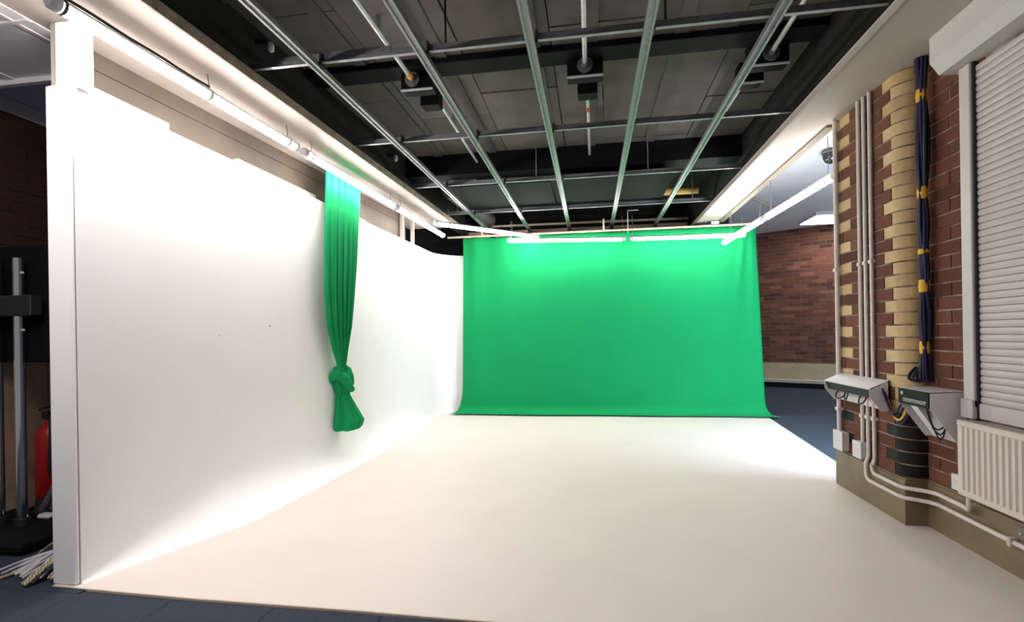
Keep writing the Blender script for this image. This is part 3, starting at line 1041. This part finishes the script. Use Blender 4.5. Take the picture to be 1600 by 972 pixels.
h1 = hood('sloped_wall_box', 'white sloped metal hood over loose cables on the brick pier', XA - .012, 3.53, 4.16, .850, .798, 1.725, .740, .655, 1.79, False)
MB().prism([(1.728, .79), (1.74, .79), (1.76, .735), (1.748, .735)], 1, 3.54, 4.15).build('front_panel', M_PANELK, h1)
for k, (yy, ph) in enumerate(((4.0, 0), (3.92, 1.2), (3.70, .6))):
    pts = []
    for i in range(15):
        a = 2 * PI * i / 14
        pts.append((1.765 + .02 * math.sin(a + ph), yy + .06 * math.cos(a), .715 + .035 * math.sin(a)))
    MB().tube(pts, .005, 6).build('cable_loop', M_RUB, h1)
h2 = hood('connector_wall_box', 'white metal box with dark connector panel beside the radiator', XB - .002, 3.06, 3.335, .832, .828, 1.79, .735, .545, 1.925, True)
pn = MB().box(1.784, 1.792, 3.062, 3.333, .738, .826).build('front_panel', M_PANELK, h2)
for k in range(8):
    y = 3.085 + k * .026
    cn = MB().tube([(1.786, y, .765), (1.776, y, .765)], .0100, 12)
    cn.build('connector', M_CONN, pn)
    MB().tube([(1.779, y, .765), (1.7745, y, .765)], .005, 10).build('connector_bore', M_RUB, pn)
for k in range(2):
    y = 3.30 - k * .012
    MB().box(1.780, 1.785, y - .004, y + .004, .79, .81).build('label_plate', M_CONN, pn)
MB().prism([(1.80, .735), (1.812, .735), (1.93, .56), (1.918, .56)], 1, 3.19, 3.25).build('brace', M_METALW, h2)
for k in range(3):
    pts = []
    for i in range(13):
        f = i / 12
        pts.append((1.80 + .10 * f + .02 * k, 3.10 + .03 * k + .015 * math.sin(f * 5 + k), .74 - (.10 + .03 * k) * math.sin(PI * f) - .04 * f))
    MB().tube(pts, .004, 6).build('loose_cable', M_NAVY if k else M_RUB, h2)

# short purple leads between the two boxes
t = thing('patch_leads', 'purple and yellow leads looping between the two metal wall boxes', 'cable', (1.80, 3.42, .66))
for k in range(4):
    pts = []
    for i in range(11):
        f = i / 10
        pts.append((1.80 + .012 * k, 3.535 - .20 * f, .80 - .022 * k - .13 * math.sin(PI * f * .85) - .01 * f))
    MB().tube(pts, .007, 7).build('lead', [M_PURP, M_NAVY, M_YEL, M_PURP][k], t)

t = thing('cover_plate', 'small grey cover plate on the skirting below the radiator', 'cover plate', (1.95, 2.69, .19))
MB().bbox(1.945, 1.956, 2.66, 2.73, .185, .245, .003).build('plate', mat('dull_grey_plate', (.16, .15, .13), .6), t)
MB().tube([(1.946, 2.695, .215), (1.942, 2.695, .215)], .006, 8).build('screw', M_CONN, t)

# bundle of cables in the corner of the pier
t = thing('cable_bundle', 'thick bundle of navy and purple cables taped yellow in the corner beside the pier', 'cable bundle', (1.93, 3.335, .85))
BX, BY = 1.925, 3.325
rb_ = random.Random(5)


def bcen(z):
    return BX + .010 * math.sin(z * 2.1) - .012 * max(0, z - 2.2), BY + .012 * math.sin(z * 1.6 + 1) - .015 * (z - 1.6)


tapes = [2.52, 1.96, 1.62, 1.42, 1.06]
for k in range(14):
    a = 2 * PI * k / 11 if k < 11 else 2 * PI * (k - 11) / 3
    rr = .023 if k < 11 else .009
    pts = []
    ph = rb_.uniform(0, 6)
    for i in range(46):
        z = SOF - (SOF - .86) * i / 45
        dt = min(abs(z - q) for q in tapes)
        sp = rr * (.62 + min(.55, dt * 3.0))
        cx_, cy_ = bcen(z)
        aa = a + .5 * math.sin(z * 2 + ph * .1)
        pts.append((cx_ + sp * math.cos(aa) + .004 * math.sin(z * 7 + ph), cy_ + sp * math.sin(aa) + .004 * math.cos(z * 6 + ph), z))
    if k % 3 == 0:
        for i in range(1, 8):
            f = i / 7
            pts.append((pts[45][0] - .05 * math.sin(PI * f), pts[45][1] + .03 * f, .86 - .02 * math.sin(PI * f) + .08 * f))
    MB().tube(pts, rb_.uniform(.007, .010), 7).build('cable', [M_NAVY, M_PURP, M_TEAL, M_NAVY, M_RUB, M_TEAL, M_PURP][k % 7], t)
for z in tapes:
    cx_, cy_ = bcen(z)
    h = .035 if z != 1.62 else .012
    MB().tube([(cx_, cy_, z - h), (cx_ - .002, cy_, z), (cx_, cy_, z + h)], .027, 12, rs=[.025, .027, .025]).build('tape_band', M_YEL, t)

# radiator
rd = thing('radiator', 'cream panel radiator with vertical flutes under the roller shutter', 'radiator', (1.90, 2.2, .30))
RX, RY0, RY1, RZ0, RZ1 = 1.872, 1.55, 2.99, .308, .695
pr = []
y = RY1 - .02
while y > RY0 + .02:
    pr += [(RX, y), (RX, y - .018), (RX + .010, y - .024), (RX + .010, y - .031)]
    y -= .037
prof = [(RX + .02, RY1 - .004), (RX + .002, RY1 - .004)] + pr + [(RX + .002, RY0 + .004), (RX + .02, RY0 + .004)]
MB().prism(prof, 2, RZ0 + .03, RZ1 - .03).build('front_panel', M_RAD, rd)
MB().bbox(RX - .002, RX + .022, RY0, RY1, RZ1 - .032, RZ1 - .002, .006).build('top_rail', M_RAD, rd)
MB().bbox(RX - .002, RX + .022, RY0, RY1, RZ0, RZ0 + .032, .006).build('bottom_rail', M_RAD, rd)
MB().bbox(RX + .015, RX + .075, RY1 - .006, RY1, RZ0 + .01, RZ1, .002).build('side_cover', M_RAD, rd)
tg = MB()
for k in range(36):
    tg.box(RX + .02, RX + .075, RY0 + .02 + k * .04, RY0 + .035 + k * .04, RZ1 - .008, RZ1)
tg.box(RX, RX + .022, RY0, RY1, RZ1 - .004, RZ1)
tg.build('top_grille', M_RAD, rd)
MB().bbox(RX + .05, RX + .075, RY0 + .02, RY1 - .02, RZ0 + .02, RZ1 - .02, .004).build('rear_panel', M_RAD, rd)
for yb in (2.7, 1.9):
    MB().box(RX + .074, XB + .009, yb - .02, yb + .02, .42, .60).build('wall_bracket', M_GALVD, rd)

# roller shutter
sh = thing('roller_shutter', 'closed white roller shutter with slats above the radiator', 'shutter', (1.95, 2.2, .70))
SY0, SY1, SZ0, SZ1 = .2, 2.945, .70, 2.53
n = 49
sl = MB().prism([(1.967, .0), (1.9595, .003), (1.956, .018), (1.9595, .034), (1.967, .037)], 1, SY0, SY1)
sz = (SZ1 - .02 - (SZ0 + .085)) / n
s_first = sl.build('slat', M_SHUT, sh)
s_first.location.z = SZ0 + .085 - sh.location.z + s_first.location.z + sh.location.z
base = s_first.location.copy()
s_first.scale.z = sz / .037
sme = s_first.data
# mesh was stored relative to the parent; move its own zero to the slat's base
for v in sme.vertices:
    v.co.z += sh.location.z
s_first.location = (0, 0, SZ0 + .085 - sh.location.z)
for k in range(1, n):
    o = bpy.data.objects.new('slat', sme)
    C.objects.link(o)
    o.parent = sh
    o.scale.z = sz / .037
    o.location = (0, 0, SZ0 + .085 + k * sz - sh.location.z)
MB().bbox(1.948, 1.972, SY0, SY1, SZ0 + .005, SZ0 + .085, .004).build('bottom_bar', M_SHUT, sh)
MB().tube([(1.95, 2.88, SZ0 + .05), (1.946, 2.88, SZ0 + .05)], .006, 8).build('lock', M_CONN, sh)
MB().bbox(1.932, 1.975, 2.955, 3.03, SZ0 + .06, 2.53, .004).build('side_guide', M_FRAME, sh)
MB().box(1.945, 1.975, 2.945, 2.956, SZ0, 2.53).build('guide_seal', M_RUB, sh)
MB().bbox(1.922, 1.975, 2.955, 3.04, SZ0 + .002, SZ0 + .10, .004).build('guide_foot', M_FRAME, sh)
MB().box(1.952, 1.975, .2, 2.955, SZ0 - .02, SZ0 - .006).build('sill', M_FRAME, sh)
MB().prism([(1.975, SOF - .001), (1.83, SOF - .001), (1.83, 2.60), (1.875, 2.535), (1.975, 2.53)], 1, .2, 3.085).build('head_box', M_FRAME, sh)
MB().prism([(1.974, SOF - .004), (1.833, SOF - .004), (1.833, 2.602), (1.877, 2.538), (1.974, 2.533)], 1, 3.085, 3.09).build('end_plate', M_FRAME, sh)

# camera dome on the bay ceiling
t = thing('security_dome', 'dark security camera dome hanging from the side bay ceiling', 'camera', (2.78, 6.45, 3.27))
MB().lathe([(.09, 0), (.095, -.03), (.09, -.05)], (2.78, 6.45, 3.27), 20).build('base_ring', mat('dome_base', (.10, .095, .09), .4), t)
MB().lathe([(.088, -.05), (.083, -.09), (.066, -.13), (.04, -.155), (.01, -.165)], (2.78, 6.45, 3.27), 20).build('dome', M_DOME, t)
tag(MB().tube([(1.95, 7.6, 2.80), (2.15, 7.9, 3.22), (3.1, 9.2, 3.22)], .02, 8).build('bay_pipe', M_CREAMP), 'cream pipe under the side bay ceiling near the backdrop', 'pipe')

# ------------------------------------------------------------------ left alcove things
t = thing('display_trolley', 'black display trolley with chrome poles in the dark alcove', 'trolley', (-3.5, 2.64, 0))
for (x, y) in ((-3.46, 2.635), (-3.625, 2.635)):
    MB().tube([(x, y, .07), (x, y, 1.69)], .028, 18).build('pole', M_CHROME, t)
    MB().tube([(x, y, .05), (x, y, .10)], .04, 16).build('pole_collar', M_RUB, t)
MB().bbox(-3.80, -3.28, 2.70, 2.76, 1.05, 1.78, .008).build('screen', M_BLACK, t)
MB().bbox(-3.80, -3.32, 2.59, 2.66, 1.335, 1.46, .006).build('clamp_bar', M_RUB, t)
MB().bbox(-3.85, -3.10, 2.35, 2.89, .012, .06, .01).build('base', M_BLACK, t)
for (x, y) in ((-3.80, 2.40), (-3.15, 2.40), (-3.80, 2.85), (-3.15, 2.85)):
    MB().tube([(x - .012, y, .008), (x + .012, y, .008)], .012, 10).build('castor', M_RUB, t)
for z in (1.60, 1.25):
    MB().tube([(-3.432, 2.63, z), (-3.415, 2.625, z)], .008, 8).build('bolt', M_CONN, t)

t = thing('fire_extinguisher', 'red fire extinguisher standing in the alcove behind the partition', 'fire extinguisher', (-3.70, 3.0, 0))
MB().lathe([(.075, .12), (.082, .13), (.082, .52), (.07, .57), (.04, .61), (.026, .62), (.026, .65)], (-3.70, 3.0, 0), 24).build('cylinder', M_REDP, t)
MB().lathe([(.09, 0), (.09, .02), (.078, .12)], (-3.70, 3.0, -.004), 20).build('foot', M_RUB, t)
MB().bbox(-3.725, -3.675, 2.96, 3.04, .65, .70, .008).build('valve', M_RUB, t)
MB().prism([(-3.78, .70), (-3.63, .745), (-3.63, .76), (-3.78, .715)], 1, 2.99, 3.01).build('handle', M_RUB, t)
MB().tube([(-3.68, 2.97, .67), (-3.62, 2.94, .66), (-3.605, 2.93, .55), (-3.61, 2.92, .30)], .012, 8).build('hose', M_RUB, t)

t = thing('stand_leg', 'blue grey folded stand leaning on the floor behind the partition', 'stand', (-3.3, 2.75, 0))
MB().tube([(-3.53, 2.80, .075), (-3.36, 2.88, .46)], .022, 10).build('leg', M_LEG, t)
MB().tube([(-3.50, 2.83, .075), (-3.34, 2.90, .46)], .010, 8).build('brace', M_LEG, t)
MB().bbox(-3.58, -3.49, 2.765, 2.835, .0605, .09, .006).build('foot', M_RUB, t)

# strips and webbing on the carpet at the partition foot
t = thing('webbing_bundle', 'bundle of white strips and olive checked webbing on the carpet by the partition', 'strap bundle', (-2.75, 2.2, 0))
rw = random.Random(2)


def strip_obj(p0, p1, w, th, m, name, arch=.03):
    p0, p1 = Vector(p0), Vector(p1)
    d = p1 - p0
    sd = Vector((-d.y, d.x, 0)).normalized() * w / 2
    up = Vector((0, 0, th / 2))
    rows = []
    for i in range(9):
        f = i / 8
        p = p0 + d * f + Vector((0, 0, arch * math.sin(PI * f)))
        rows.append([p - sd - up, p + sd - up, p + sd + up, p - sd + up])
    mb = MB().grid(rows, False, True)
    mb.add(rows[0] + rows[-1], [(3, 2, 1, 0), (4, 5, 6, 7)])
    return mb.build(name, m, t)


for k in range(22):
    f = k / 21
    x0 = -2.70 + rw.uniform(-.05, .05)
    y0 = 2.32 + rw.uniform(-.04, .06)
    tip = Vector((-2.96 + .27 * f + rw.uniform(-.02, .02), 2.17 - .07 * f + rw.uniform(-.02, .02), .008 + rw.uniform(0, .02)))
    strip_obj((x0, y0, .05 + rw.uniform(0, .06)), tip, .012, .006, M_STRIP, 'paper_strip', .02)
for (a, b, w, ar) in (((-2.62, 2.36, .13), (-2.71, 2.065, .012), .05, .03), ((-2.62, 2.30, .09), (-2.625, 2.12, .02), .04, .02), ((-2.63, 2.42, .14), (-2.88, 2.27, .07), .04, .05), ((-2.62, 2.40, .17), (-2.73, 2.33, .12), .045, .03)):
    strip_obj(a, b, w, .006, M_CHECK, 'webbing', ar)
strip_obj((-2.86, 2.26, .02), (-2.93, 2.09, .004), .018, .008, M_DADO, 'wooden_lath', 0)
MB().bbox(-2.76, -2.69, 2.25, 2.30, .05, .12, .012).build('tie_band', M_STRIP, t)
tag(MB().bbox(-3.47, -3.38, 2.72, 2.78, .0605, .09, .01).build('paper_scrap', M_STRIP), 'crumpled white paper scrap beside the alcove stand', 'paper')

# small marks on the white wall
for (y, z) in ((3.57, 1.27), (3.05, 1.20)):
    x = xl(-2.46, y)
    o = MB().tube([(x - .001, y, z), (x + .002, y, z)], .006 if y > 3.3 else .003, 8).build('screw_hole', mat('dark_mark', (.12, .10, .09), .8), wlo)
